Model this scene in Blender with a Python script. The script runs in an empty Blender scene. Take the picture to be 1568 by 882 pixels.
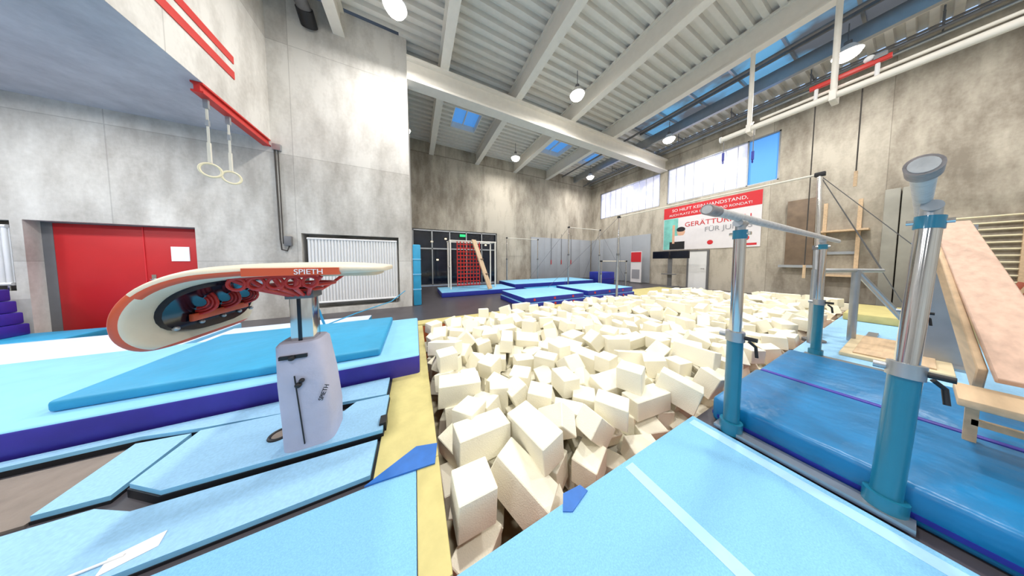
import bpy, bmesh, math, random
import numpy as np
from mathutils import Vector, Matrix, Euler
random.seed(7); rng=np.random.default_rng(11)
sc=bpy.context.scene
try:
    sc.view_settings.view_transform='Standard'; sc.view_settings.look='None'
except Exception: pass
sc.view_settings.exposure=0.0

# ------------------------------------------------------------------ materials
def s2l(c):
    return tuple(((x/255)/12.92 if x/255<=.04045 else ((x/255+.055)/1.055)**2.4) for x in c)
def newmat(name):
    m=bpy.data.materials.new(name); m.use_nodes=True
    return m,m.node_tree.nodes,m.node_tree.links,m.node_tree.nodes['Principled BSDF']
def mat(name,col,rough=.6,metal=0,var=.06,scale=6,bump=0,bscale=60,emit=0,spec=.5,coat=0,stretch=None,col2=None):
    m,n,l,b=newmat(name); c=s2l(col)
    b.inputs['Roughness'].default_value=rough; b.inputs['Metallic'].default_value=metal
    b.inputs['Specular IOR Level'].default_value=spec
    b.inputs['Coat Weight'].default_value=coat
    tc=n.new('ShaderNodeTexCoord'); mp=n.new('ShaderNodeMapping'); l.new(tc.outputs['Object'],mp.inputs[0])
    if stretch: mp.inputs['Scale'].default_value=stretch
    nz=n.new('ShaderNodeTexNoise'); nz.inputs['Scale'].default_value=scale; nz.inputs['Detail'].default_value=4
    l.new(mp.outputs[0],nz.inputs['Vector'])
    r=n.new('ShaderNodeValToRGB'); l.new(nz.outputs['Fac'],r.inputs[0])
    r.color_ramp.elements[0].position=.3; r.color_ramp.elements[1].position=.7
    r.color_ramp.elements[0].color=(*[max(0,x*(1-var)) for x in c],1); r.color_ramp.elements[1].color=(*[min(1,x*(1+var)) for x in c],1)
    if col2:
        r.color_ramp.elements[0].position=.42; r.color_ramp.elements[1].position=.56
        r.color_ramp.elements[0].color=(*c,1); r.color_ramp.elements[1].color=(*s2l(col2),1)
    l.new(r.outputs[0],b.inputs['Base Color'])
    if bump:
        n2=n.new('ShaderNodeTexNoise'); n2.inputs['Scale'].default_value=bscale; n2.inputs['Detail'].default_value=3
        l.new(mp.outputs[0],n2.inputs['Vector'])
        bp=n.new('ShaderNodeBump'); bp.inputs['Strength'].default_value=bump; bp.inputs['Distance'].default_value=.02
        l.new(n2.outputs['Fac'],bp.inputs['Height']); l.new(bp.outputs[0],b.inputs['Normal'])
    if emit:
        b.inputs['Emission Strength'].default_value=emit
        l.new(r.outputs[0],b.inputs['Emission Color'])
    return m
def concrete(name,c0,c1,pw=2.75,ph=2.75,off=0.0,sm=.5):
    m,n,l,b=newmat(name); b.inputs['Roughness'].default_value=.7; b.inputs['Specular IOR Level'].default_value=.3
    tc=n.new('ShaderNodeTexCoord'); sx=n.new('ShaderNodeSeparateXYZ'); l.new(tc.outputs['Object'],sx.inputs[0])
    def math_(op,a,bb=None):
        k=n.new('ShaderNodeMath'); k.operation=op
        for i,v in enumerate((a,bb)):
            if v is None: continue
            if isinstance(v,(int,float)): k.inputs[i].default_value=v
            else: l.new(v,k.inputs[i])
        return k.outputs[0]
    h=math_('ADD',sx.outputs[0],sx.outputs[1]); h=math_('ADD',h,off+100)
    fx=math_('FRACT',math_('DIVIDE',h,pw)); fz=math_('FRACT',math_('DIVIDE',math_('ADD',sx.outputs[2],100.3),ph))
    lx=math_('GREATER_THAN',math_('ABSOLUTE',math_('SUBTRACT',fx,.5)),.497); lz=math_('GREATER_THAN',math_('ABSOLUTE',math_('SUBTRACT',fz,.5)),.497)
    seam=math_('MAXIMUM',lx,lz)
    cx=n.new('ShaderNodeCombineXYZ'); l.new(math_('FLOOR',math_('DIVIDE',h,pw)),cx.inputs[0]); l.new(math_('FLOOR',math_('DIVIDE',math_('ADD',sx.outputs[2],100.3),ph)),cx.inputs[1])
    wn=n.new('ShaderNodeTexWhiteNoise'); l.new(cx.outputs[0],wn.inputs['Vector'])
    mp=n.new('ShaderNodeMapping'); mp.inputs['Scale'].default_value=(1.3,1.3,.45); l.new(tc.outputs['Object'],mp.inputs[0])
    nz=n.new('ShaderNodeTexNoise'); nz.inputs['Scale'].default_value=1.1; nz.inputs['Detail'].default_value=8; nz.inputs['Roughness'].default_value=.65; l.new(mp.outputs[0],nz.inputs[0])
    nf=n.new('ShaderNodeTexNoise'); nf.inputs['Scale'].default_value=14; nf.inputs['Detail'].default_value=5; l.new(tc.outputs['Object'],nf.inputs[0])
    f=math_('ADD',math_('MULTIPLY',nz.outputs[0],.85),math_('MULTIPLY',wn.outputs[0],.16)); f=math_('ADD',f,math_('MULTIPLY',nf.outputs[0],.12))
    r=n.new('ShaderNodeValToRGB'); l.new(f,r.inputs[0]); e=r.color_ramp.elements
    e[0].position=.40; e[0].color=(*s2l(c0),1); e[1].position=.66; e[1].color=(*s2l(c1),1)
    mx=n.new('ShaderNodeMix'); mx.data_type='RGBA'; mx.inputs[7].default_value=(*[x*.5 for x in s2l(c0)],1)
    l.new(math_('MULTIPLY',seam,sm),mx.inputs[0]); l.new(r.outputs[0],mx.inputs[6]); l.new(mx.outputs[2],b.inputs['Base Color'])
    bp=n.new('ShaderNodeBump'); bp.inputs['Strength'].default_value=.15; bp.inputs['Distance'].default_value=.01; l.new(nf.outputs[0],bp.inputs['Height']); l.new(bp.outputs[0],b.inputs['Normal'])
    return m
def emis(name,col,s):
    m,n,l,b=newmat(name); c=s2l(col); b.inputs['Base Color'].default_value=(*c,1); b.inputs['Emission Color'].default_value=(*c,1); b.inputs['Emission Strength'].default_value=s
    return m
M=dict(
 conL=concrete('concrete_light',(166,161,154),(212,209,203),sm=.35),
 conR=concrete('concrete_warm',(136,127,114),(190,182,167),pw=2.4,ph=9,off=.6),
 conS=concrete('concrete_soffit',(172,172,178),(198,198,203),pw=5,ph=50),
 deck=mat('white_metal_deck',(224,220,212),.5,0,.03), steel=mat('white_painted_steel',(228,223,213),.45,0,.03),
 floor=mat('dark_vinyl_floor',(74,70,74),.35,0,.1,3), brown=mat('bare_floor',(132,120,110),.7,0,.12,9,.1),
 carpet=mat('light_blue_carpet',(132,190,228),.95,0,.12,160,.25,400,spec=.1),
 carpet2=mat('pale_blue_carpet',(152,196,228),.95,0,.08,60,.2,300,spec=.1),
 white_c=mat('pale_lavender_mat',(208,218,240),.8,0,.05,5,.1,40),
 tape=mat('pale_tape',(164,208,238),.5,0,.04,20), dkblue=mat('blue_tape',(40,104,184),.5,0,.1,14),
 mblue=mat('blue_vinyl_mat',(10,112,166),.34,0,.18,3,.9,5), cyan=mat('cyan_vinyl_mat',(46,152,196),.5,0,.07,4,.25,9),
 lcyan=mat('pale_cyan_mat',(132,196,232),.6,0,.06,4,.2,9), purple=mat('purple_vinyl',(54,46,150),.45,0,.12,5,.2,9),
 navy=mat('navy_vinyl',(34,48,152),.45,0,.1,5,.2,9),
 yellow=mat('yellow_foam_edge',(198,186,124),.7,0,.08,8,.15,30), pit=mat('orange_pit_lining',(190,104,60),.8,0,.2,4),
 foam=mat('cream_foam',(243,238,218),.95,0,.03,3,.25,120,spec=.1), foamb=mat('cream_foam_base',(200,190,160),.95,0,.1,3),
 red=mat('red_paint',(196,44,38),.4,0,.04), rdoor=mat('red_door',(182,28,32),.45,0,.05,2), orange=mat('orange_vinyl',(212,88,52),.4,0,.05),
 cream=mat('cream_leather',(220,208,186),.45,0,.05,7,.1,80), black=mat('black_rubber',(22,22,26),.5,0,.1), bgloss=mat('black_gloss',(14,20,34),.15,0,.1),
 chrome=mat('chrome',(210,208,204),.14,1,.03), galv=mat('galvanised_steel',(170,174,178),.35,.8,.06),
 teal=mat('teal_paint',(26,112,140),.3,0,.05,5,coat=.3), pad=mat('lavender_padding',(180,180,200),.6,0,.06,5,.2,20),
 wood=mat('pale_wood',(204,176,142),.5,0,.12,3,stretch=(1,8,8)), pink=mat('pinkish_wood',(196,164,144),.5,0,.14,3,stretch=(1,8,8)),
 bwood=mat('brown_wood',(116,98,80),.6,0,.2,4), tan=mat('tan_board',(214,196,160),.6,0,.08,4), olive=mat('olive_grey_mat',(150,148,138),.6,0,.08,3), rbrown=mat('red_brown_wood',(150,74,54),.5,0,.1,4),
 white=mat('white_enamel',(226,226,226),.4,0,.02), gwall=mat('grey_wall_padding',(158,162,168),.7,0,.04,2), grey=mat('grey_metal',(112,112,114),.5,.3,.05),
 frost=mat('frosted_window',(196,200,232),.5,0,.05,1.2,emit=.5,col2=(226,226,244)), sky=emis('window_blue_glass',(84,150,222),.6), glassd=mat('dark_door_glass',(24,32,46),.08,0,.3,1.2),
 skyg=mat('skylight_glass',(100,106,116),.2,0,.5,.55,emit=.5,col2=(110,176,224)),
 lamp=emis('lamp_glow',(255,250,240),26), green=emis('exit_green',(30,190,110),1.2), spot=emis('corridor_light',(255,235,190),2),
 bred=mat('banner_red',(200,36,44),.5,0,.02), bwhite=mat('banner_white',(222,218,220),.5,0,.02), bteal=mat('banner_teal',(120,190,180),.5,0,.2,3), bgrey=mat('banner_grey',(150,150,156),.5,0,.02), skin=mat('printed_skin',(214,168,140),.6,0,.05),
 paper=mat('paper',(236,236,240),.8,0,.01), rope=mat('rope',(70,66,62),.9,0,.1), strap=mat('cream_strap',(216,210,196),.8,0,.05), taupe=mat('taupe_grip',(188,184,180),.7,0,.14,30), cap=mat('grey_taupe_cap',(142,132,128),.7,0,.2,40), ringw=mat('ring_wood',(222,212,180),.4,0,.06),
)
# ------------------------------------------------------------------ builder
class B:
    def __init__(s,name): s.name=name; s.bm=bmesh.new(); s.mats=[]
    def mi(s,k):
        m=M[k]
        if m not in s.mats: s.mats.append(m)
        return s.mats.index(m)
    def merge(s,t,k,mtx=None,smooth=False):
        i=s.mi(k) if k else None
        if mtx is not None: t.transform(mtx)
        for f in t.faces:
            if i is not None: f.material_index=i
            f.smooth=smooth
        me=bpy.data.meshes.new('t'); t.to_mesh(me); t.free(); s.bm.from_mesh(me); bpy.data.meshes.remove(me)
        return s
    def box(s,x0,x1,y0,y1,z0,z1,k,bev=0,rot=None,seg=2,pivot=None,top=None):
        t=bmesh.new(); bmesh.ops.create_cube(t,size=1)
        c=Vector(((x0+x1)/2,(y0+y1)/2,(z0+z1)/2))
        t.transform(Matrix.Diagonal((abs(x1-x0),abs(y1-y0),abs(z1-z0),1)))
        if bev: bmesh.ops.bevel(t,geom=t.edges[:],offset=bev,segments=seg,affect='EDGES',profile=.5)
        R=Matrix.Identity(4)
        if rot: R=Euler(rot).to_matrix().to_4x4()
        if top:
            t.normal_update(); i0=s.mi(k); i1=s.mi(top)
            for f in t.faces: f.material_index=i1 if f.normal.z>.5 else i0
            return s.merge(t,None,Matrix.Translation(c)@R,bev>0)
        return s.merge(t,k,Matrix.Translation(c)@R,bev>0)
    def cyl(s,p0,p1,r,k,r2=None,seg=20):
        p0=Vector(p0);p1=Vector(p1);d=p1-p0
        t=bmesh.new(); bmesh.ops.create_cone(t,cap_ends=True,segments=seg,radius1=r,radius2=r if r2 is None else r2,depth=d.length)
        return s.merge(t,k,Matrix.Translation((p0+p1)/2)@d.to_track_quat('Z','Y').to_matrix().to_4x4(),True)
    def sph(s,p,r,k,sc3=(1,1,1)):
        t=bmesh.new(); bmesh.ops.create_uvsphere(t,u_segments=16,v_segments=10,radius=r)
        return s.merge(t,k,Matrix.Translation(p)@Matrix.Diagonal((*sc3,1)),True)
    def path(s,pts,r,k,seg=10):
        for a,b in zip(pts,pts[1:]): s.cyl(a,b,r,k,seg=seg)
        for p in pts[1:-1]: s.sph(p,r,k)
        return s
    def torus(s,c,R,r,k,mtx=None,n=32,mm=8):
        t=bmesh.new(); vs=[]
        for i in range(n):
            a=2*math.pi*i/n
            vs.append([t.verts.new(((R+r*math.cos(2*math.pi*j/mm))*math.cos(a),(R+r*math.cos(2*math.pi*j/mm))*math.sin(a),r*math.sin(2*math.pi*j/mm))) for j in range(mm)])
        for i in range(n):
            for j in range(mm): t.faces.new((vs[i][j],vs[(i+1)%n][j],vs[(i+1)%n][(j+1)%mm],vs[i][(j+1)%mm]))
        return s.merge(t,k,Matrix.Translation(c)@(mtx or Matrix.Identity(4)),True)
    def poly(s,pts,k,z0,z1,top=None):
        t=bmesh.new(); a=[t.verts.new((x,y,z0)) for x,y in pts]; b=[t.verts.new((x,y,z1)) for x,y in pts]
        n=len(pts); t.faces.new(a[::-1]); ft=t.faces.new(b)
        for i in range(n): t.faces.new((a[i],a[(i+1)%n],b[(i+1)%n],b[i]))
        i0=s.mi(k); i1=s.mi(top or k)
        for f in t.faces: f.material_index=i0
        ft.material_index=i1; bmesh.ops.recalc_face_normals(t,faces=t.faces[:])
        return s.merge(t,None)
    def quad(s,pts,k):
        t=bmesh.new(); t.faces.new([t.verts.new(p) for p in pts]); return s.merge(t,k)
    def text(s,body,size,k,mtx,align='LEFT',ext=.002):
        cu=bpy.data.curves.new('t','FONT'); cu.body=body; cu.size=size; cu.align_x=align; cu.extrude=ext
        o=bpy.data.objects.new('t',cu); sc.collection.objects.link(o)
        dg=bpy.context.evaluated_depsgraph_get(); me=bpy.data.meshes.new_from_object(o.evaluated_get(dg))
        t=bmesh.new(); t.from_mesh(me); bpy.data.objects.remove(o); bpy.data.meshes.remove(me)
        return s.merge(t,k,mtx)
    def done(s,shell=False,parent=None):
        me=bpy.data.meshes.new(s.name)
        if not shell:
            xs=[v.co for v in s.bm.verts]
            lo=Vector([min(v[i] for v in xs) for i in range(3)]); hi=Vector([max(v[i] for v in xs) for i in range(3)])
            o0=Vector(((lo.x+hi.x)/2,(lo.y+hi.y)/2,lo.z)); s.bm.transform(Matrix.Translation(-o0))
        else: o0=Vector((0,0,0))
        s.bm.to_mesh(me); s.bm.free()
        for m in s.mats: me.materials.append(m)
        try: me.set_sharp_from_angle(angle=math.radians(40))
        except Exception: pass
        o=bpy.data.objects.new(s.name,me); o.location=o0; sc.collection.objects.link(o)
        return o

XL,XR,YB,YF,ZC=-11.0,14.0,-5.0,12.8,8.35
PX0,PX1,PY0,PY1=.13,12.4,.87,4.9
GFX,GFZ=-3.2,4.5
# ------------------------------------------------------------------ shell
b=B('floor')
for (x0,x1,y0,y1) in ((XL,XR,YB,PY0),(XL,XR,PY1,YF),(XL,PX0,PY0,PY1),(PX1,XR,PY0,PY1)): b.box(x0,x1,y0,y1,-.25,-.03,'floor')
b.box(PX0-.02,PX0,PY0,PY1,-1.3,-.03,'pit').box(PX1,PX1+.02,PY0,PY1,-1.3,-.03,'pit').box(PX0,PX1,PY0-.02,PY0,-1.3,-.03,'pit').box(PX0,PX1,PY1,PY1+.02,-1.3,-.03,'pit').box(PX0,PX1,PY0,PY1,-1.35,-1.3,'foamb'); b.done(True)
b=B('wall_rear')
Y0=7.3
def wallY(b,x0,x1,z0,z1,k,y0=Y0,t=.45): b.box(x0,x1,y0,y0+t,z0,z1,k)
DX0,DX1=-6.5,-4.5; RX0,RX1=-2.72,-.45
for a in ((XL,-8.6,-.2,ZC),(-8.6,-6.62,2.2,ZC),(-8.6,-6.62,-.2,.9),(-6.62,DX0,-.2,ZC),(DX0,DX1,2.22,ZC),(DX1,RX0,-.2,ZC),(RX0,RX1,2.2,ZC),(RX0,RX1,-.2,.12),(RX1,-.1,-.2,ZC)):
    wallY(b,*a,'conL')
b.box(XL,-.1,Y0+.45,Y0+.6,-.2,ZC,'conL'); b.done(True)
b=B('wall_recess_side'); b.box(-.3,-.1,Y0+.6,YF,-.2,ZC,'conL'); b.done(True)
b=B('wall_far'); GX0,GX1=-.1,5.1
b.box(GX1,XR,YF,YF+.3,-.2,ZC,'conR').box(GX0,GX1,YF,YF+.3,3.35,ZC,'conR'); b.box(-.3,GX0,YF,YF+.3,-.2,ZC,'conR'); b.done(True)
b=B('wall_right'); W=((2.8,7.0),(7.4,11.9)); wz0,wz1=4.93,7.0
b.box(XR,XR+.3,YB,YF,-.2,wz0,'conR').box(XR,XR+.3,YB,YF,wz1,ZC,'conR')
for a,c in ((YB,2.8),(7.0,7.4),(11.9,YF)): b.box(XR,XR+.3,a,c,wz0,wz1,'conR')
b.done(True)
b=B('wall_back'); b.box(XL,XR,YB-.3,YB,-.2,ZC,'conL'); b.done(True)
b=B('wall_left'); b.box(XL-.3,XL,YB,Y0,-.2,ZC,'conL'); b.done(True)
b=B('ceiling_gallery'); b.box(XL,GFX,YB,Y0,GFZ,ZC,'conL')
b.box(GFX,GFX+.015,-3,6.22,5.10,5.25,'red').box(GFX,GFX+.015,-3,6.22,5.40,5.54,'red'); b.quad([(XL,YB,GFZ-.005),(GFX,YB,GFZ-.005),(GFX,Y0,GFZ-.005),(XL,Y0,GFZ-.005)],'conS'); b.done(True)

b=B('ceiling')
def deck(x0,x1,y0,y1,p=.30,z=ZC):
    t=bmesh.new(); n=max(1,round((y1-y0)/p)); p=(y1-y0)/n; prof=[]
    for i in range(n):
        y=y0+i*p; prof+=[(y,z),(y+.42*p,z),(y+.5*p,z+.12),(y+.92*p,z+.12)]
    prof.append((y1,z)); va=[t.verts.new((x0,y,zz)) for y,zz in prof]; vb=[t.verts.new((x1,y,zz)) for y,zz in prof]
    for i in range(len(prof)-1): t.faces.new((va[i],va[i+1],vb[i+1],vb[i]))
    b.merge(t,'deck')
deck(GFX,9.9,YB,7.2); deck(12.9,XR,YB,7.2)
sky=[(1.75,3.05,9.4,10.9),(7.25,8.7,9.4,10.9),(10.2,11.5,9.4,10.9)]
deck(-.3,XR,7.2,9.4); deck(-.3,XR,10.9,YF)
xs=[-.3,1.75,3.05,7.25,8.7,10.2,11.5,XR]
for i in (0,2,4,6): deck(xs[i],xs[i+1],9.4,10.9)
b.box(XL,XR,YB-.3,YF+.3,ZC+.6,ZC+.65,'grey'); b.done(True)
for i,(x0,x1,y0,y1) in enumerate(sky+[(9.9,12.9,YB,7.2)]):
    b=B('window_%d'%(i+3)); b.box(x0,x1,y0,y1,ZC+.3,ZC+.33,'sky' if i<3 else 'skyg')
    for xx in (x0,x1-.04): b.box(xx,xx+.04,y0,y1,ZC,ZC+.3,'steel')
    for yy in (y0,y1-.04): b.box(x0,x1,yy,yy+.04,ZC,ZC+.3,'steel')
    if i==3:
        yy=y0+1.2
        while yy<y1: b.box(x0,x1,yy,yy+.06,ZC+.18,ZC+.3,'galv'); yy+=1.2
        b.box(11.4,11.48,y0,y1,ZC+.1,ZC+.3,'grey')
    else: b.box((x0+x1)/2-.02,(x0+x1)/2+.02,y0,y1,ZC+.2,ZC+.3,'steel')
    b.done(True)
def ibeamY(b,x,y0,y1,z0,z1,w,k,t=.05):
    b.box(x-w/2,x+w/2,y0,y1,z0,z0+t,k).box(x-w/2,x+w/2,y0,y1,z1-t,z1,k).box(x-t/2-.02,x+t/2+.02,y0,y1,z0+t,z1-t,k)
b=B('trim_roof_purlins')
for x in (-1.75,1,3.72,6.45,9.2): 
    ibeamY(b,x,YB,Y0 if x<0 else YF,7.66,ZC,.26,'steel')
b.box(11.95-.08,11.95+.08,YB,YF,7.9,ZC,'galv'); b.done(True)
b=B('trim_main_beam'); b.box(-.1,XR,7.02,7.42,6.95,7.02,'steel').box(-.1,XR,7.02,7.42,7.58,7.66,'steel').box(-.1,XR,7.14,7.3,7.02,7.58,'steel')
b.done(True)
b=B('ventilation_duct'); b.cyl((-2.35,YB,7.75),(-2.35,7.28,7.75),.14,'grey').cyl((-2.35,7.0,7.75),(-2.35,7.28,7.6),.17,'black')
for y in (-3,-1,1,3,5): b.torus((-2.35,y,7.75),.145,.015,'galv',Matrix.Rotation(math.pi/2,4,'X')).cyl((-2.35,y,7.9),(-2.35,y,8.35),.01,'galv')
b.done()
b=B('sprinkler_pipe'); b.cyl((13.6,YB,7.9),(13.6,12.7,7.9),.06,'galv').cyl((13.3,YB,8.05),(13.3,12.7,8.05),.035,'grey').cyl((12.9,YB,7.75),(12.9,12.7,7.75),.05,'grey').cyl((10.6,YB,8.1),(10.6,12.7,8.1),.05,'grey')
for y in range(-4,12,2): b.box(12.85,13.65,y-.02,y+.02,8.1,8.14,'grey').cyl((12.9,y,7.7),(12.9,y,8.3),.015,'grey').cyl((13.6,y,7.9),(13.6,y,8.3),.015,'grey')
b.done()
for i,(a,c) in enumerate(W):
    b=B('window_%d'%(i+1)); ys=np.linspace(a,c,11)
    if i==0: b.box(XR+.1,XR+.14,3.7,c,wz0,wz1,'frost').box(XR+.1,XR+.14,a,3.7,wz0,wz1,'sky')
    else: b.box(XR+.1,XR+.14,a,c,wz0,wz1,'frost')
    for y in ([a,3.7,c-.05] if i==0 else [a,c-.05]): b.box(XR+.02,XR+.1,y,y+.05,wz0,wz1,'galv')
    for z in (wz0,wz1-.05): b.box(XR+.02,XR+.1,a,c,z,z+.05,'galv')
    for y in ys[1:-1]:
        if i==0 and y<3.8: continue
        b.box(XR+.085,XR+.1,y,y+.02,wz0,wz1,'galv')
    b.done(True)
b=B('door_2'); b.box(GX0,GX1,YF+.25,YF+.3,-.03,3.35,'glassd'); x=GX0
for x in np.linspace(GX0,GX1-.06,6): b.box(x,x+.06,YF+.1,YF+.2,-.03,3.3,'galv')
for z in (0,2.2,3.28): b.box(GX0,GX1,YF+.1,YF+.2,z-.03,z+.05,'galv')
b.box(2.6,2.95,YF+.05,YF+.1,3.0,3.15,'green')
for p in ((.9,2.6),(1.7,2.8),(3.4,2.7),(4.3,2.5),(1.2,1.5)): b.box(p[0],p[0]+.12,YF+.235,YF+.25,p[1],p[1]+.08,'spot')
b.done(True)
b=B('door_1'); b.box(DX0+.12,DX1,Y0+.2,Y0+.26,-.03,2.2,'rdoor',.005)
b.box(DX0,DX0+.12,Y0+.2,Y0+.4,-.03,2.2,'grey').box(DX0,DX1,Y0+.2,Y0+.4,2.2,2.22,'grey')
xm=(DX0+.12+DX1)/2+.1; b.box(xm-.008,xm+.008,Y0+.19,Y0+.2,-.03,2.2,'bred')
b.cyl((xm+.1,Y0+.2,1.05),(xm+.1,Y0+.13,1.05),.012,'chrome').cyl((xm+.1,Y0+.13,1.05),(xm+.24,Y0+.13,1.05),.012,'chrome').box(xm+.07,xm+.13,Y0+.19,Y0+.2,.9,1.15,'chrome')
b.box(-4.98,-4.72,Y0+.185,Y0+.2,1.45,1.78,'paper'); b.done(True)
b=B('door_3'); b.box(XR-.06,XR,4.98,5.76,-.03,2.0,'white').box(XR-.08,XR,4.9,4.98,-.03,2.06,'grey').box(XR-.08,XR,5.76,5.84,-.03,2.06,'grey').box(XR-.08,XR,4.98,5.76,2.0,2.06,'grey').cyl((XR-.06,5.08,1.05),(XR-.12,5.08,1.05),.02,'chrome').cyl((XR-.12,5.08,1.05),(XR-.12,5.2,1.05),.015,'chrome'); b.done(True)
def radiator(x0,x1,z0,z1):
    b=B('radiator'); b.box(x0,x1,Y0+.06,Y0+.12,z0,z1,'white'); n=int((x1-x0)/.07)
    for i in range(n):
        x=x0+(i+.5)*(x1-x0)/n; b.cyl((x,Y0+.05,z0+.02),(x,Y0+.05,z1-.02),.026,'white',seg=10)
    for z in (z0+.03,z1-.03): b.cyl((x0,Y0+.04,z),(x1,Y0+.04,z),.03,'white',seg=10)
    for x in (x0+.2,x1-.2): b.box(x-.02,x+.02,Y0+.1,Y0+.45,z1-.3,z1-.25,'white')
    b.cyl((x1-.05,Y0+.05,z0),(x1-.05,Y0+.05,z0-.12),.015,'chrome'); b.done()
radiator(RX0+.1,RX1-.05,.26,2.1); radiator(-8.55,-6.68,1.0,2.12)
b=B('wall_padding_panel')
for i in range(5):
    x=7.8+i*1.215; b.box(x,x+1.21,YF-.07,YF-.01,0,3.25,'gwall',.004)
b.done()
b=B('wall_padding_panel')
for i in range(4):
    y=YF-.1-(i+1)*1.215; b.box(XR-.07,XR-.01,y,y+1.21,0,3.25,'gwall',.004)
b.done()
b=B('wall_banner'); bx=XR-.03; b.box(bx,XR-.005,3.2,7.1,2.12,4.66,'bwhite'); b.box(bx-.004,bx,3.2,7.1,4.0,4.66,'bred')
def TM(y,z,x=bx-.008): return Matrix.Translation((x,y,z))@Matrix(((0,0,-1,0),(-1,0,0,0),(0,1,0,0),(0,0,0,1)))
b.text('SO HILFT KEIN HANDSTAND,',.23,'bwhite',TM(5.15,4.37),'CENTER').text('AUCH PLATZ FÜR MATTEN UND RONDAT!',.17,'bwhite',TM(5.15,4.12),'CENTER')
b.text('GERÄTTURNEN',.36,'bred',TM(4.75,3.42),'CENTER').text('FÜR JUNGS',.34,'bgrey',TM(4.3,3.04),'CENTER')
b.box(bx-.005,bx,6.35,7.08,2.15,3.98,'bteal'); b.box(bx-.004,bx,3.3,3.9,2.2,2.3,'bred')
b.sph((bx-.004,6.2,3.15),.2,'skin',(.02,1,1.2)).sph((bx-.006,6.2,3.3),.21,'black',(.02,1,.7)).box(bx-.006,bx,5.9,6.55,2.3,2.95,'bwhite').box(bx-.008,bx,6.0,6.75,2.15,2.6,'black').box(bx-.01,bx,6.5,6.62,2.5,3.6,'skin')
for p in ((4.9,2.45),(3.65,2.55)): b.sph((bx-.004,p[0],p[1]),.12,'bred',(.03,1,1))
b.done()
for x in (-.3,5.45,11.5):
    for y in (-3.2,1.2,5.75,10.7):
        b=B('pendant_lamp'); b.cyl((x,y,7.52),(x,y,7.72),.25,'white',r2=.12).sph((x,y,7.5),.235,'lamp',(1,1,.7)).cyl((x,y,7.7),(x,y,7.85),.07,'grey').cyl((x,y,7.85),(x,y,8.35),.012,'grey'); b.torus((x,y,7.52),.25,.015,'white'); b.done()
        L=bpy.data.lights.new('lamp_light','AREA'); L.shape='DISK'; L.size=.45; L.energy=178; L.color=(1,.975,.945)
        o=bpy.data.objects.new('ceiling_light',L); o.location=(x,y,7.32); sc.collection.objects.link(o)
for x in (-8.5,-5.5):
    for y in (-2,2.5,5.5):
        b=B('soffit_lamp'); b.cyl((x,y,GFZ-.08),(x,y,GFZ-.01),.25,'white').cyl((x,y,GFZ-.085),(x,y,GFZ-.08),.2,'lamp'); b.done()
        L=bpy.data.lights.new('lamp_light','AREA'); L.shape='DISK'; L.size=.45; L.energy=78; L.color=(.95,.97,1)
        o=bpy.data.objects.new('ceiling_light',L); o.location=(x,y,GFZ-.1); sc.collection.objects.link(o)
# ------------------------------------------------------------------ foam pile (height-map deposition)
G=.035; nx=int((PX1-PX0)/G); ny=int((PY1-PY0)/G)
gx=PX0+(np.arange(nx)+.5)*G; gy=PY0+(np.arange(ny)+.5)*G
def target(x,y):
    t=.10+.05*np.sin(x*1.7+y)+.04*np.sin(y*2.3-x*.8)
    t=t-.34*np.exp(-((x-.4)**2/.5+(y-.9)**2/.4)); t=t-.06*np.exp(-((y-.87)/.3)**2)
    return t
H=target(gx[:,None],gy[None,:])-.62
def template(sx,sy,sz,bev):
    t=bmesh.new(); bmesh.ops.create_cube(t,size=1); t.transform(Matrix.Diagonal((sx,sy,sz,1)))
    bmesh.ops.bevel(t,geom=t.edges[:],offset=bev,segments=1,affect='EDGES'); t.verts.ensure_lookup_table(); t.verts.index_update()
    v=np.array([tuple(q.co) for q in t.verts]); f=[tuple(q.index for q in fc.verts) for fc in t.faces]; t.free(); return v,f
sizes=[(.24,.23,.44),(.2,.2,.28),(.23,.23,.24),(.19,.19,.48),(.26,.22,.36)]
T=[template(*s,.006) for s in sizes]
V=[];F=[];nv=0
def hts(c,R,hs):
    r=np.linalg.norm(hs)
    i0=int((c[0]-r-PX0)/G); i1=int((c[0]+r-PX0)/G)+1; j0=int((c[1]-r-PY0)/G); j1=int((c[1]+r-PY0)/G)+1
    i0=max(i0,0);j0=max(j0,0);i1=min(i1,nx);j1=min(j1,ny)
    X,Yy=np.meshgrid(gx[i0:i1]-c[0],gy[j0:j1]-c[1],indexing='ij')
    lo=np.full(X.shape,-1e9); hi=np.full(X.shape,1e9)
    for a in range(3):
        o=R[0,a]*X+R[1,a]*Yy; d=R[2,a]; 
        if abs(d)<1e-6: d=1e-6
        t1=(-hs[a]-o)/d; t2=(hs[a]-o)/d
        lo=np.maximum(lo,np.minimum(t1,t2)); hi=np.minimum(hi,np.maximum(t1,t2))
    return (slice(i0,i1),slice(j0,j1)),lo,hi,hi>lo
fails=0; cnt=0
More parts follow.
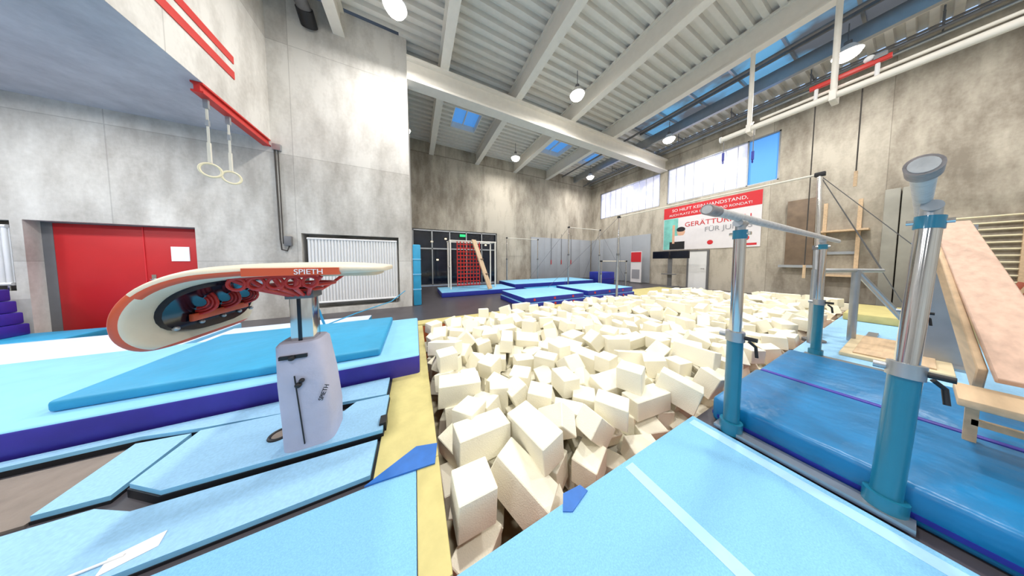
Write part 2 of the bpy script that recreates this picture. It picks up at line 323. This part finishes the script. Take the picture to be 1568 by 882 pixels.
while fails<80 and cnt<4000:
    best=None
    for k in range(14):
        si=random.choices(range(5),(5,3,3,2,2))[0]; hs=np.array(sizes[si])/2
        if random.random()<.45: e=Euler((random.choice((0,math.pi/2))+random.gauss(0,.25),random.choice((0,math.pi/2))+random.gauss(0,.25),random.uniform(0,6.3)))
        else: e=Euler((random.uniform(0,6.3),random.uniform(0,6.3),random.uniform(0,6.3)))
        R=np.array(e.to_matrix()); ext=np.abs(R)@hs
        c=(random.uniform(PX0+ext[0],PX1-ext[0]),random.uniform(PY0+ext[1],PY1-ext[1]))
        sl,lo,hi,m=hts(c,R,hs)
        if not m.any(): continue
        hh=(H[sl]-lo)[m]; z=np.percentile(hh,86)-.01
        top=z+ext[2]; sc_=top-target(*c)
        if best is None or sc_<best[0]: best=(sc_,c,R,si,z,sl,hi,m)
    if best is None or best[0]>.22: fails+=1; continue
    _,c,R,si,z,sl,hi,m=best
    sub=H[sl]; sub[m]=np.maximum(sub[m],(z+hi)[m]); H[sl]=sub
    v,f=T[si]; w=v@R.T+np.array([c[0],c[1],z]); V.append(w); F+= [tuple(i+nv for i in q) for q in f]; nv+=len(v); cnt+=1
print('FOAM',cnt,fails)
me=bpy.data.meshes.new('foam_block_pile'); me.from_pydata(np.concatenate(V).tolist(),[],F); me.materials.append(M['foam']); me.update()
o=bpy.data.objects.new('foam_block_pile',me); sc.collection.objects.link(o)
# ------------------------------------------------------------------ floor coverings
def slab(name,x0,x1,y0,y1,z0,z1,side,top,bev=.02):
    b=B(name); b.box(x0,x1,y0,y1,z0,z1,side,bev,top=top,seg=3); return b
b=B('carpet_mat'); b.box(-5,-.02,-4.5,1.5,-.03,0,'dkblue',.006,top='carpet').done()
b=B('carpet_mat'); b.box(-.02,2.32,-4.5,PY0+.01,-.03,0,'dkblue',.006,top='carpet')
b.box(1.3,1.38,-4.4,PY0-.02,0,.002,'tape').box(2.18,2.27,-4.4,PY0-.02,0,.002,'tape')
b.poly([(.74,.845),(.79,.82),(.95,.86),(.93,.905),(.80,.915)],'dkblue',-.07,.006); b.done()
b=B('pit_edge_pad'); b.box(-.28,PX0,1.52,4.9,-.03,.0,'yellow',.008).box(-.018,PX0,PY0+.02,1.52,-.03,0.0,'yellow',.008); b.done()
b=B('pit_edge_pad'); b.box(-.6,12.4,4.92,5.25,-.03,.02,'yellow',.008).box(8.6,12.4,5.25,6.4,-.03,.01,'yellow'); b.done()
b=B('carpet_mat'); b.box(5.2,12.2,-2.5,PY0-.01,-.03,-.005,'dkblue',.004,top='carpet2').done()
b=B('carpet_flap'); b.poly([(-.32,1.5),(.1,1.46),(.13,1.62),(-.02,1.66)],'dkblue',.002,.012); b.done()
def mat_out(name,pts,z1,top='carpet2'):
    b=B(name); cx=sum(p[0] for p in pts)/len(pts); cy=sum(p[1] for p in pts)/len(pts)
    b.poly([(cx+(x-cx)*1.012,cy+(y-cy)*1.02) for x,y in pts],'black',-.03,z1-.03)
    b.poly(pts,'lcyan' ,z1-.03,z1,top=top); return b
mat_out('floor_mat',[(-5,1.56),(-.3,1.56),(-.3,1.86),(-1.5,1.93),(-1.7,2.04),(-5,2.08)],.015).done()
b=mat_out('vault_base_mat',[(-1.42,1.97),(-.27,1.9),(-.27,2.38),(-.55,2.4),(-.62,2.3),(-1.0,2.34),(-1.05,2.5),(-1.62,2.55),(-1.64,2.12)],.055)
b.torus((-1.0,2.2,.058),.06,.012,'black').cyl((-1.0,2.2,.052),(-1.0,2.2,.06),.055,'brown'); b.box(-.3,-.25,1.95,2.05,.0,.075,'black'); b.done()
mat_out('floor_mat',[(-1.64,2.6),(-.3,2.42),(-.3,2.76),(-5,2.76),(-5,2.7),(-2.0,2.68)],.045).done()
mat_out('floor_mat',[(-1.97,2.13),(-1.7,2.11),(-1.7,2.6),(-2.0,2.64)],.02).done()
b=B('bare_floor_patch'); b.box(-5,-1.98,2.12,2.64,-.03,-.015,'brown').done()
b=B('paper_tag'); b.box(-1.35,-1.2,1.6,1.68,.016,.019,'paper',rot=(0,0,.3)); b.done()
b=B('floor_cable'); b.path([(-2.2,1.7,.022),(-1.8,1.62,.022),(-1.45,1.63,.022),(-1.3,1.64,.022)],.006,'white'); b.done()
slab('landing_mat',-7,.03,2.8,4.7,-.03,.24,'purple','lcyan',.03).done()
b=B('landing_mat'); b.box(-2.65,-.42,2.98,4.6,.24,.34,'cyan',.03,seg=3); b.done()
slab('floor_mat',-10.8,-3.4,4.75,6.4,-.03,.12,'lcyan','white_c').done()
slab('floor_mat',-10.5,-5.5,6.45,7.15,-.03,.12,'cyan','cyan').done()
slab('floor_mat',-3.3,-1.0,4.8,6.0,-.03,.1,'cyan','white_c').done()
b=B('vaulting_block')
for i in range(4): b.box(-8.2+.03*i,-6.35-.03*i,6.55+.02*i,7.1-.02*i,.12+i*.21,.325+i*.21,'purple',.02)
for x in (-8,-7.2,-6.5): b.box(x,x+.04,6.54,6.55,.14,.94,'navy')
b.done()
b=slab('crash_mat',2.47,3.58,-3.2,.8,-.03,.2,'mblue','mblue',.04); b.box(2.5,3.56,.775,.803,.02,.05,'navy').box(2.466,2.5,-3.1,.76,.02,.05,'navy'); b.done()
b=slab('crash_mat',3.61,4.8,-3.2,.78,-.03,.2,'purple','mblue',.04); b.box(3.575,3.63,-3.15,.76,.1,.2,'purple',.008); b.done()
b=B('springboard'); b.box(5.9,7.6,-.25,.5,-.005,.05,'tan',.01).box(6.0,7.5,-.15,.4,.05,.07,'wood',.005); b.done()
for a in ((9.6,11.9,-.3,.8,.18),(8.2,12.2,-1.9,-.5,.25)): 
    b=B('yellow_foam_mat'); b.box(a[0],a[1],a[2],a[3],-.005,a[4],'yellow',.03); b.done()
def dotmat(x0,x1,y0,y1,layers,h,top):
    b=B('gym_mat')
    for i in range(layers): b.box(x0+.06*i,x1-.08*i,y0+.03*i,y1,-.03+i*h,-.03+(i+1)*h-.01,'navy',.02,top=top)
    x=x0+.4
    while x<x1-.3:
        for i in range(layers): b.cyl((x,y0+.03*i-.008,-.03+(i+.5)*h),(x,y0+.03*i+.01,-.03+(i+.5)*h),.04,'red')
        x+=.8
    b.done()
dotmat(3.0,5.6,5.3,7.2,2,.17,'lcyan'); dotmat(5.68,8.4,5.3,7.2,2,.2,'lcyan')
slab('gym_mat',.95,4.3,8.4,10.2,-.03,.18,'navy','lcyan').done(); slab('gym_mat',4.5,10,8.9,11,-.03,.3,'navy','lcyan').done()
slab('gym_mat',4.6,9.5,7.5,8.2,-.03,.2,'navy','cyan').done()
b=B('mat_block'); b.box(10.6,11.8,8.8,9.8,-.03,.75,'navy',.04).box(10.6,11.8,8.78,8.8,.3,.36,'purple'); b.done()
b=B('standing_mat'); b.box(-.06,.18,7.3,7.5,-.03,2.0,'cyan',.04)
for z in (.5,1.0,1.5): b.box(-.065,.185,7.29,7.51,z,z+.03,'lcyan')
b.done()
b=B('climbing_frame')
for x in (1.45,3.6): 
    for y in (9.3,10.0): b.cyl((x,y,.18),(x,y,2.4),.035,'steel')
    b.cyl((x,9.3,2.38),(x,10.0,2.38),.03,'steel')
b.cyl((1.4,9.3,2.38),(3.65,9.3,2.38),.03,'steel').cyl((1.4,10,2.38),(3.65,10,2.38),.03,'steel').cyl((1.45,9.3,1.2),(1.45,10,1.2),.025,'steel')
for i in range(8): b.cyl((1.75+i*.15,9.3,.3),(1.75+i*.15,9.3,2.35),.024,'red',seg=6)
for i in range(12): b.cyl((1.75,9.3,.35+i*.17),(2.8,9.3,.35+i*.17),.024,'red',seg=6)
b.done()
b=B('wooden_plank'); t0=Vector((3.05,8.5,.2)); t1=Vector((2.5,9.22,2.45)); d=t1-t0
q=d.to_track_quat('Z','Y').to_matrix().to_4x4(); t=bmesh.new(); bmesh.ops.create_cube(t,size=1); t.transform(Matrix.Diagonal((.3,.05,d.length,1))); b.merge(t,'wood',Matrix.Translation((t0+t1)/2)@q)
for f_ in (.3,.6): 
    c_=t0+d*f_; b.box(c_.x-.15,c_.x+.15,c_.y-.04,c_.y+.04,c_.z-.02,c_.z+.02,'bwood')
b.done()
def hbar(name,p0,p1,z,cables=(),tops=None):
    b=B(name); tops=tops or (p0,p1)
    for p,q in zip((p0,p1),tops):
        m=(p[0]*.45+q[0]*.55,p[1]*.45+q[1]*.55)
        b.cyl((p[0],p[1],-.02),(*m,z*.55),.042,'galv').cyl((*m,z*.55),(q[0],q[1],z),.03,'chrome').cyl((p[0],p[1],-.03),(p[0],p[1],.02),.13,'grey').box(q[0]-.04,q[0]+.04,q[1]-.06,q[1]+.06,z-.04,z+.04,'black',.01)
        b.cyl((*m,z*.55-.05),(*m,z*.55+.03),.055,'grey')
    b.cyl((*tops[0],z),(*tops[1],z),.02,'strap')
    for a,c in cables: b.cyl(a,c,.006,'grey',seg=6)
    return b
b=hbar('high_bar',(6.55,.8),(6.95,5.08),3.12,tops=((7.05,.92),(7.0,5.08)),cables=(((7.05,.92,3.1),(8.6,-.1,.0)),((7.05,.92,3.1),(8.9,-1.0,.0)),((7.05,.92,3.1),(7.6,.3,1.3)),((6.95,5.08,3.1),(8.6,6.0,.0)),((6.95,5.08,3.1),(5.0,7.3,0))))
b.cyl((7.15,.5,0),(7.15,.5,1.3),.045,'galv').cyl((6.85,.8,1.28),(7.6,.3,1.28),.035,'galv').cyl((7.15,.5,1.28),(8.1,-.1,0),.04,'galv').cyl((6.3,.8,0),(6.3,.8,1.3),.04,'galv').cyl((6.3,.8,1.28),(7.15,.5,1.28),.03,'galv').box(6.2,8.2,.3,.4,-.005,.03,'galv'); b.done()
hbar('high_bar',(7.6,8.5),(10.0,8.5),3.3,cables=(((7.6,8.5,3.3),(6.2,10.5,.3)),((10,8.5,3.3),(11.2,11,.0)),((7.6,8.5,3.3),(6.4,7.4,0)),((10,8.5,3.3),(11.2,7.4,0)))).done()
b=hbar('high_bar',(5.2,11.4),(7.5,11.4),2.9); b.done()
b=hbar('low_bar',(8.8,7.35),(10.8,7.35),1.45); b.done()
b=B('climbing_rope')
for x in (9.6,10.6,11.6): b.cyl((x,YF-.12,1.2),(x,YF-.12,3.6),.014,'rope',seg=6).cyl((x,YF-.12,1.2),(x,YF-.12,1.55),.03,'red',seg=8)
b.done()
b=B('display_screen_stand')
for y in (5.3,6.2): b.box(12.86,12.92,y,y+.88,1.6,2.02,'black',.01).box(12.855,12.86,y+.03,y+.85,1.63,1.99,'bgloss')
b.box(12.92,12.98,6.1,6.3,-.03,1.7,'grey').box(12.6,13.3,5.9,6.5,-.03,.03,'grey').box(12.92,12.96,5.4,7,1.7,1.8,'grey').box(12.7,13.0,5.9,6.5,.7,.75,'grey')
b.done()
b=B('rollup_sign'); b.box(13.3,13.34,8.0,8.7,.05,2.1,'bwhite').box(13.28,13.3,8.02,8.68,1.4,2.05,'bred').box(13.28,13.3,8.1,8.6,.3,.9,'bgrey').box(13.2,13.44,7.95,8.75,-.03,.05,'grey'); b.done()
b=B('wall_mounted_board'); b.box(XR-.14,XR-.04,1.85,2.5,1.3,3.9,'bwood',.01).box(XR-.04,XR-.01,1.95,2.4,1.4,3.8,'galv').box(XR-.4,XR-.01,1.8,2.6,1.2,1.3,'galv'); b.done()
b=B('equipment_bracket_frame')
for y in (.95,1.6): b.box(XR-.16,XR-.08,y,y+.08,-.03,3.6,'wood')
for z in (.9,2.5): b.box(XR-.5,XR-.01,.8,1.75,z,z+.06,'wood')
b.box(XR-.08,XR-.01,.95,1.68,1.7,1.8,'galv'); b.done()
b=B('tall_folded_mat'); b.box(XR-.3,XR-.02,.12,.34,-.03,3.75,'olive',.02).box(XR-.3,XR-.02,.36,.6,-.03,3.75,'olive',.02); b.done()
b=B('stall_bars')
for y in (-.2,-1.15,-2.1,-3.05): b.box(XR-.16,XR-.01,y-.04,y+.04,-.03,2.75,'wood')
for i in range(15): b.cyl((XR-.11,-3.05,.2+i*.175),(XR-.11,-.2,.2+i*.175),.024,'ringw',seg=8)
b.done()
b=B('wooden_slat_rack')
for i in range(5): b.box(12.6,12.66,-1.12+i*.14,-1.04+i*.14,.2,.98,'rbrown',.005,rot=(.3,0,0))
b.box(12.66,12.7,-1.25,-.35,.3,.36,'wood').box(12.66,12.7,-1.25,-.35,.86,.92,'wood')
for y in (-1.25,-.41): b.box(12.6,12.75,y,y+.06,-.03,1.0,'wood')
b.done()
b=B('inclined_bench')
def beam(p0,p1,w,h,k,up=Vector((0,0,1))):
    p0=Vector(p0);p1=Vector(p1);x=(p1-p0).normalized(); y=up.cross(x).normalized(); z=x.cross(y)
    R=Matrix((x,y,z)).transposed().to_4x4(); t=bmesh.new(); bmesh.ops.create_cube(t,size=1); t.transform(Matrix.Diagonal(((p1-p0).length,w,h,1))); bmesh.ops.bevel(t,geom=t.edges[:],offset=.006,segments=1,affect='EDGES'); b.merge(t,k,Matrix.Translation((p0+p1)/2)@R)
beam((3.45,-.36,.66),(6.7,-.16,1.98),.22,.04,'pink'); beam((3.6,-.22,.6),(6.6,-.05,1.83),.035,.2,'wood')
b.box(3.1,3.5,-.5,-.14,.53,.58,'wood',.008)
for xx,yy in ((3.46,-.47),(3.46,-.2)): b.box(xx-.02,xx+.02,yy-.02,yy+.02,.2,.53,'wood')
b.box(3.44,3.48,-.47,-.2,.32,.36,'wood').box(6.6,6.66,-.31,-.04,-.0,1.93,'galv').box(6.4,6.9,-.38,0,-.005,.03,'galv'); b.done()
# ------------------------------------------------------------------ parallel bars
b=B('parallel_bars'); ya,yb=.65,.01
def post(bx_,by_,tx_,ty_):
    P0=Vector((bx_,by_,0)); P1=Vector((tx_,ty_,1.76)); D=P1-P0
    P=lambda z: P0+D*(z/1.76)
    b.cyl(P(0),P(.1),.068,'teal').cyl(P(0),P(.84),.048,'teal').cyl(P(.79),P(.87),.056,'galv').cyl(P(.8),P(1.68),.036,'chrome')
    o=Vector((0,-.05,0)); b.cyl(P(.83)+o,P(.83)+o*2.4,.016,'black').cyl(P(.83)-o,P(.83)-o*1.8,.02,'galv').path([P(.8)+Vector((.03,-.07,0)),P(.76)+Vector((.06,-.1,0)),P(.68)+Vector((.05,-.11,0))],.01,'black')
    b.cyl(P(1.63),P(1.7),.042,'teal').cyl(P(1.68),P(1.77),.03,'galv').cyl(P(1.755)+Vector((-.06,0,0)),P(1.755)+Vector((.06,0,0)),.03,'galv').cyl(P(1.67)+Vector((0,-.06,0)),P(1.67)+Vector((0,.06,0)),.014,'chrome')
post(2.39,ya,2.37,ya); post(5.5,ya,5.5,ya); post(2.42,.035,2.6,-.015); post(5.45,.04,5.5,.0)
for y,x0,x1 in ((ya,1.80,6.7),(.01,1.68,6.1)):
    t=bmesh.new(); bmesh.ops.create_cone(t,cap_ends=True,segments=24,radius1=1,radius2=1,depth=1)
    b.merge(t,'taupe' ,Matrix.Translation(((x0+x1)/2,y,1.80))@Matrix.Rotation(math.pi/2,4,'Y')@Matrix.Diagonal((.032,.027,x1-x0,1)),True)
    b.cyl((x0-.012,y,1.8),(x0+.14,y,1.8),.036,'cap').cyl((x0-.014,y,1.8),(x0-.01,y,1.8),.028,'taupe')
for x in (2.39,5.45): b.box(x-.05,x+.05,-.05,.74,-.002,.03,'galv')
b.done()
# ------------------------------------------------------------------ rings
b=B('gymnastic_rings'); rx=GFX-.06
ibeamY(b,rx,5.5,7.28,GFZ-.18,GFZ-.01,.14,'red',.03)
for y,zb in ((5.66,2.96),(6.12,3.0)):
    b.box(rx-.015,rx+.015,y-.004,y+.004,zb+.42,4.3,'strap').box(rx-.03,rx+.03,y-.02,y+.02,4.15,4.3,'galv').box(rx-.02,rx+.02,y-.02,y+.02,3.85,3.95,'galv')
    b.box(rx-.02,rx+.02,y-.015,y+.015,zb+.25,zb+.6,'strap')
    b.torus((rx,y,zb+.12),.115,.018,'ringw',Matrix.Rotation(math.pi/2,4,'X')@Matrix.Rotation(.6,4,'Y'))
b.done()
b=B('wall_rope_winch'); b.cyl((-3.1,7.26,2.0),(-3.12,7.26,4.3),.016,'rope').cyl((-3.05,7.26,1.9),(-3.06,7.26,4.3),.012,'rope').path([(-3.1,7.26,2.0),(-3.08,7.25,1.75),(-2.98,7.25,1.72),(-2.92,7.26,1.9)],.014,'rope').box(-3.02,-2.88,7.2,7.29,1.85,2.1,'grey',.01).box(-3.15,-3.0,7.22,7.29,4.25,4.4,'galv'); b.done()
b=B('overhead_ring_rail'); 
b.cyl((9.2,-4.9,5.45),(9.2,3.05,5.45),.075,'steel').cyl((9.2,3.05,5.45),(9.2,3.09,5.45),.095,'white').cyl((9.45,-4.9,5.72),(9.45,2.3,5.72),.035,'steel')
for y in (2.45,1.1,-1.5,-4): b.cyl((9.2,y,5.45),(9.2,y,7.68),.05,'steel').box(9.1,9.5,y-.05,y+.05,5.33,5.57,'steel',.01).cyl((9.2,y,5.45),(9.45,y,5.72),.03,'steel')
b.done()
b=B('ring_carriage'); b.box(9.25,9.33,.45,1.45,5.82,5.92,'red',.01).cyl((9.3,.6,5.85),(9.25,.6,5.5),.03,'white').cyl((9.3,1.35,5.85),(9.25,1.35,5.5),.03,'white').sph((9.3,.7,6.0),.07,'white').box(9.25,9.38,.5,.65,5.9,6.0,'grey'); b.done()
b=B('hanging_hook_line')
for y,z in ((3.0,4.75),(2.35,4.5)): b.cyl((9.2,y,5.4),(9.2,y,z),.01,'grey',seg=6).cyl((9.2,y,z),(9.2,y,z+.25),.03,'navy',seg=8).torus((9.2,y,z-.05),.04,.01,'navy',Matrix.Rotation(math.pi/2,4,'X'))
for y,z in ((1.35,1.0),(.75,3.2)): b.cyl((9.3,y,5.4),(9.3,y,z),.01,'rope',seg=6).cyl((9.3,y,z),(9.3,y,z+.35),.025,'wood',seg=8)
b.done()
# ------------------------------------------------------------------ vaulting table
b=B('vaulting_table'); CY=2.1; Wd=.46
CP=[(-.20,1.395),(-.45,1.40),(-.70,1.40),(-.92,1.39),(-1.08,1.365),(-1.20,1.30),(-1.27,1.20),(-1.29,1.08),(-1.265,.96)]
def cr(p0,p1,p2,p3,u): return .5*((2*p1)+(-p0+p2)*u+(2*p0-5*p1+4*p2-p3)*u*u+(-p0+3*p1-3*p2+p3)*u**3)
pp=[np.array(p) for p in CP]; pp=[2*pp[0]-pp[1]]+pp+[2*pp[-1]-pp[-2]]
fine=[cr(pp[i],pp[i+1],pp[i+2],pp[i+3],u/20) for i in range(len(CP)-1) for u in range(20)]+[pp[-2]]
fine=np.array(fine); cum=np.concatenate([[0],np.cumsum(np.linalg.norm(np.diff(fine,axis=0),axis=1))]); cum/=cum[-1]
def center(s):
    x=np.interp(s,cum,fine[:,0]); z=np.interp(s,cum,fine[:,1])
    e=.02; x0,x1=np.interp(max(0,s-e),cum,fine[:,0]),np.interp(min(1,s+e),cum,fine[:,0]); z0,z1=np.interp(max(0,s-e),cum,fine[:,1]),np.interp(min(1,s+e),cum,fine[:,1])
    t=Vector((x1-x0,0,z1-z0)).normalized(); n=Vector((t.z,0,-t.x)); return Vector((x,CY,z)),n
def half(s):
    k=abs(2*s-1); w=(max(0,1-k**6))**(1/6); return Wd*w, w
ns=70; nl=40; t=bmesh.new(); rows=[]
S=[.5-.5*math.cos(math.pi*i/ns) for i in range(ns+1)]
ci={k:b.mi(k) for k in ('cream','orange','grey')}
for s in S:
    c,n=center(s); w,ww=half(s); th=.042*max(ww,.02)**.6*(1 if s>.25 else .6+.4*s/.25); row=[]
    for j in range(nl):
        ph=2*math.pi*j/nl; cx=math.copysign(abs(math.cos(ph))**.35,math.cos(ph)); cz=math.copysign(abs(math.sin(ph))**.6,math.sin(ph))
        row.append(t.verts.new(c+Vector((0,w*cx,0))+n*(th*cz)))
    rows.append(row)
for i in range(ns):
    for j in range(nl):
        f=t.faces.new((rows[i][j],rows[i][(j+1)%nl],rows[i+1][(j+1)%nl],rows[i+1][j])); f.smooth=True
        ph=2*math.pi*(j+.5)/nl; side=abs(math.cos(ph))>.8; s=(S[i]+S[i+1])/2
        sn=math.sin(ph)
        f.material_index=ci['orange'] if ((side and -.45<sn<.0 and .3<s<.75) or (s>.76 and side and sn>-.1) or (s>.985)) else (ci['cream'])
bmesh.ops.remove_doubles(t,verts=t.verts[:],dist=1e-5); bmesh.ops.recalc_face_normals(t,faces=t.faces[:])
me=bpy.data.meshes.new('t'); t.to_mesh(me); t.free(); b.bm.from_mesh(me)
def patch(s0,s1,hw,off,k,thk=.02,n=20,p=3):
    t=bmesh.new(); R=[]
    for i in range(n+1):
        q=-math.cos(math.pi*i/n); s=(s0+s1)/2+q*(s1-s0)/2; w=hw*(max(0,1-abs(q)**p))**(1/p); c,nn=center(s)
        R.append([t.verts.new(c+Vector((0,y*w,0))-nn*o) for (y,o) in ((-1,off-thk),(-1,off),(1,off),(1,off-thk))])
    for i in range(n):
        for j in range(3): t.faces.new((R[i][j],R[i][j+1],R[i+1][j+1],R[i+1][j]))
    b.merge(t,k)
patch(.56,.965,.35,.065,'bgloss',.04); patch(.05,.5,.3,.055,'cream',.03,p=6)
for yy in (-.16,.02,.20):
    for rr in (.055,.085,.115):
        pts=[]
        for q in range(9):
            a=math.pi*q/8; c,nn=center(.80-rr*.62*math.cos(a)); pts.append(c+Vector((0,yy,0))-nn*(.07+rr*.6*math.sin(a)))
        b.path(pts,.008,'red',seg=8)
c0,n0=center(.895); b.box(c0.x+.07,c0.x+.09,CY-.2,CY+.24,c0.z-.015,c0.z+.03,'orange',.004)
for yy in (-.27,-.12,.04,.18,.3):
    c0,n0=center(.925); b.sph(c0+Vector((0,yy,0))-n0*.068,.014,'galv')
px=-.78
for dx,dy in ((-.22,-.3),(.2,-.3),(-.22,.3),(.2,.3),(0,-.36),(0,.34),(-.12,-.35),(.1,-.35)):
    b.path([(px+dx*.25,CY+dy*.25,1.2),(px+dx*.6,CY+dy*.8,1.27),(px+dx,CY+dy,1.35)],.013,'red',seg=8)
for R_,zz in ((.1,1.235),(.18,1.275)): b.torus((px,CY,zz),R_,.012,'red')
for k in range(5): b.torus((px-.16+k*.08,CY-.35,1.315),.035,.009,'red',Matrix.Rotation(math.pi/2,4,'X'),n=16)
b.box(px-.22,px+.2,CY-.37,CY-.34,1.345,1.365,'red')
b.box(px-.065,px+.065,CY-.065,CY+.065,.7,1.24,'chrome',.008).box(px-.08,px+.08,CY-.08,CY+.08,1.17,1.24,'grey',.005).box(px-.02,px+.0,CY-.07,CY-.065,.8,1.18,'bgloss')
t=bmesh.new(); prof=[]
for z,w,dpt,sh in ((.0,.15,.15,.03),(.25,.155,.15,.03),(.55,.15,.14,.01),(.83,.13,.13,-.01),(.85,.115,.115,-.01)):
    ring=[]
    for q in range(24):
        a=2*math.pi*q/24; ring.append(t.verts.new((px+sh+math.copysign(abs(math.cos(a))**.45,math.cos(a))*w,CY+math.copysign(abs(math.sin(a))**.45,math.sin(a))*dpt,z)))
    prof.append(ring)
for i in range(4):
    for q in range(24): t.faces.new((prof[i][q],prof[i][(q+1)%24],prof[i+1][(q+1)%24],prof[i+1][q]))
t.faces.new(prof[-1]); b.merge(t,'pad',None,True)
b.cyl((px-.02,CY-.15,.62),(px+.02,CY-.158,.1),.004,'black').box(px-.1,px+.05,CY-.145,CY-.125,.745,.77,'black').sph((px-.03,CY-.15,.755),.02,'black').sph((px+.0,CY-.155,.55),.02,'black').sph((px+.02,CY-.155,.58),.016,'black')
TX=Matrix.Translation((-.58,CY-Wd-.014,1.372))@Matrix(((1,0,0,0),(0,0,-1,0),(0,1,0,0),(0,0,0,1)))
b.poly([(-.86,CY-Wd-.008),(-.44,CY-Wd-.008),(-.44,CY-Wd+.04),(-.86,CY-Wd+.04)],'orange',1.365,1.41)
b.text('SPIETH',.044,'paper',TX,'CENTER').text('SPIETH',.04,'black',Matrix.Translation((px+.15,CY-.153,.45))@Matrix.Rotation(-1.2,4,'Y')@Matrix(((1,0,0,0),(0,0,-1,0),(0,1,0,0),(0,0,0,1))),'CENTER')
b.done()
b=B('blue_safety_strap'); b.path([(-1.7,5.2,.14),(-1.2,5.4,.3),(-.6,6.3,.35),(-.3,7.2,.5)],.012,'cyan').path([(-1.9,5.0,.2),(-1.7,5.1,.5),(-1.65,5.2,.14)],.02,'cyan'); b.done()
# ------------------------------------------------------------------ world + camera
w=bpy.data.worlds.new('World'); sc.world=w; w.use_nodes=True; bg=w.node_tree.nodes['Background']; bg.inputs[0].default_value=(.5,.7,1,1); bg.inputs[1].default_value=1.0
cam=bpy.data.cameras.new('cam'); co=bpy.data.objects.new('cam',cam); sc.collection.objects.link(co); sc.camera=co
cam.sensor_width=36; cam.lens=7.0; cam.shift_y=-.017; cam.clip_start=.05; cam.clip_end=100
co.location=(0,0,1.45); co.rotation_euler=(math.radians(87.3),0,math.radians(-26))
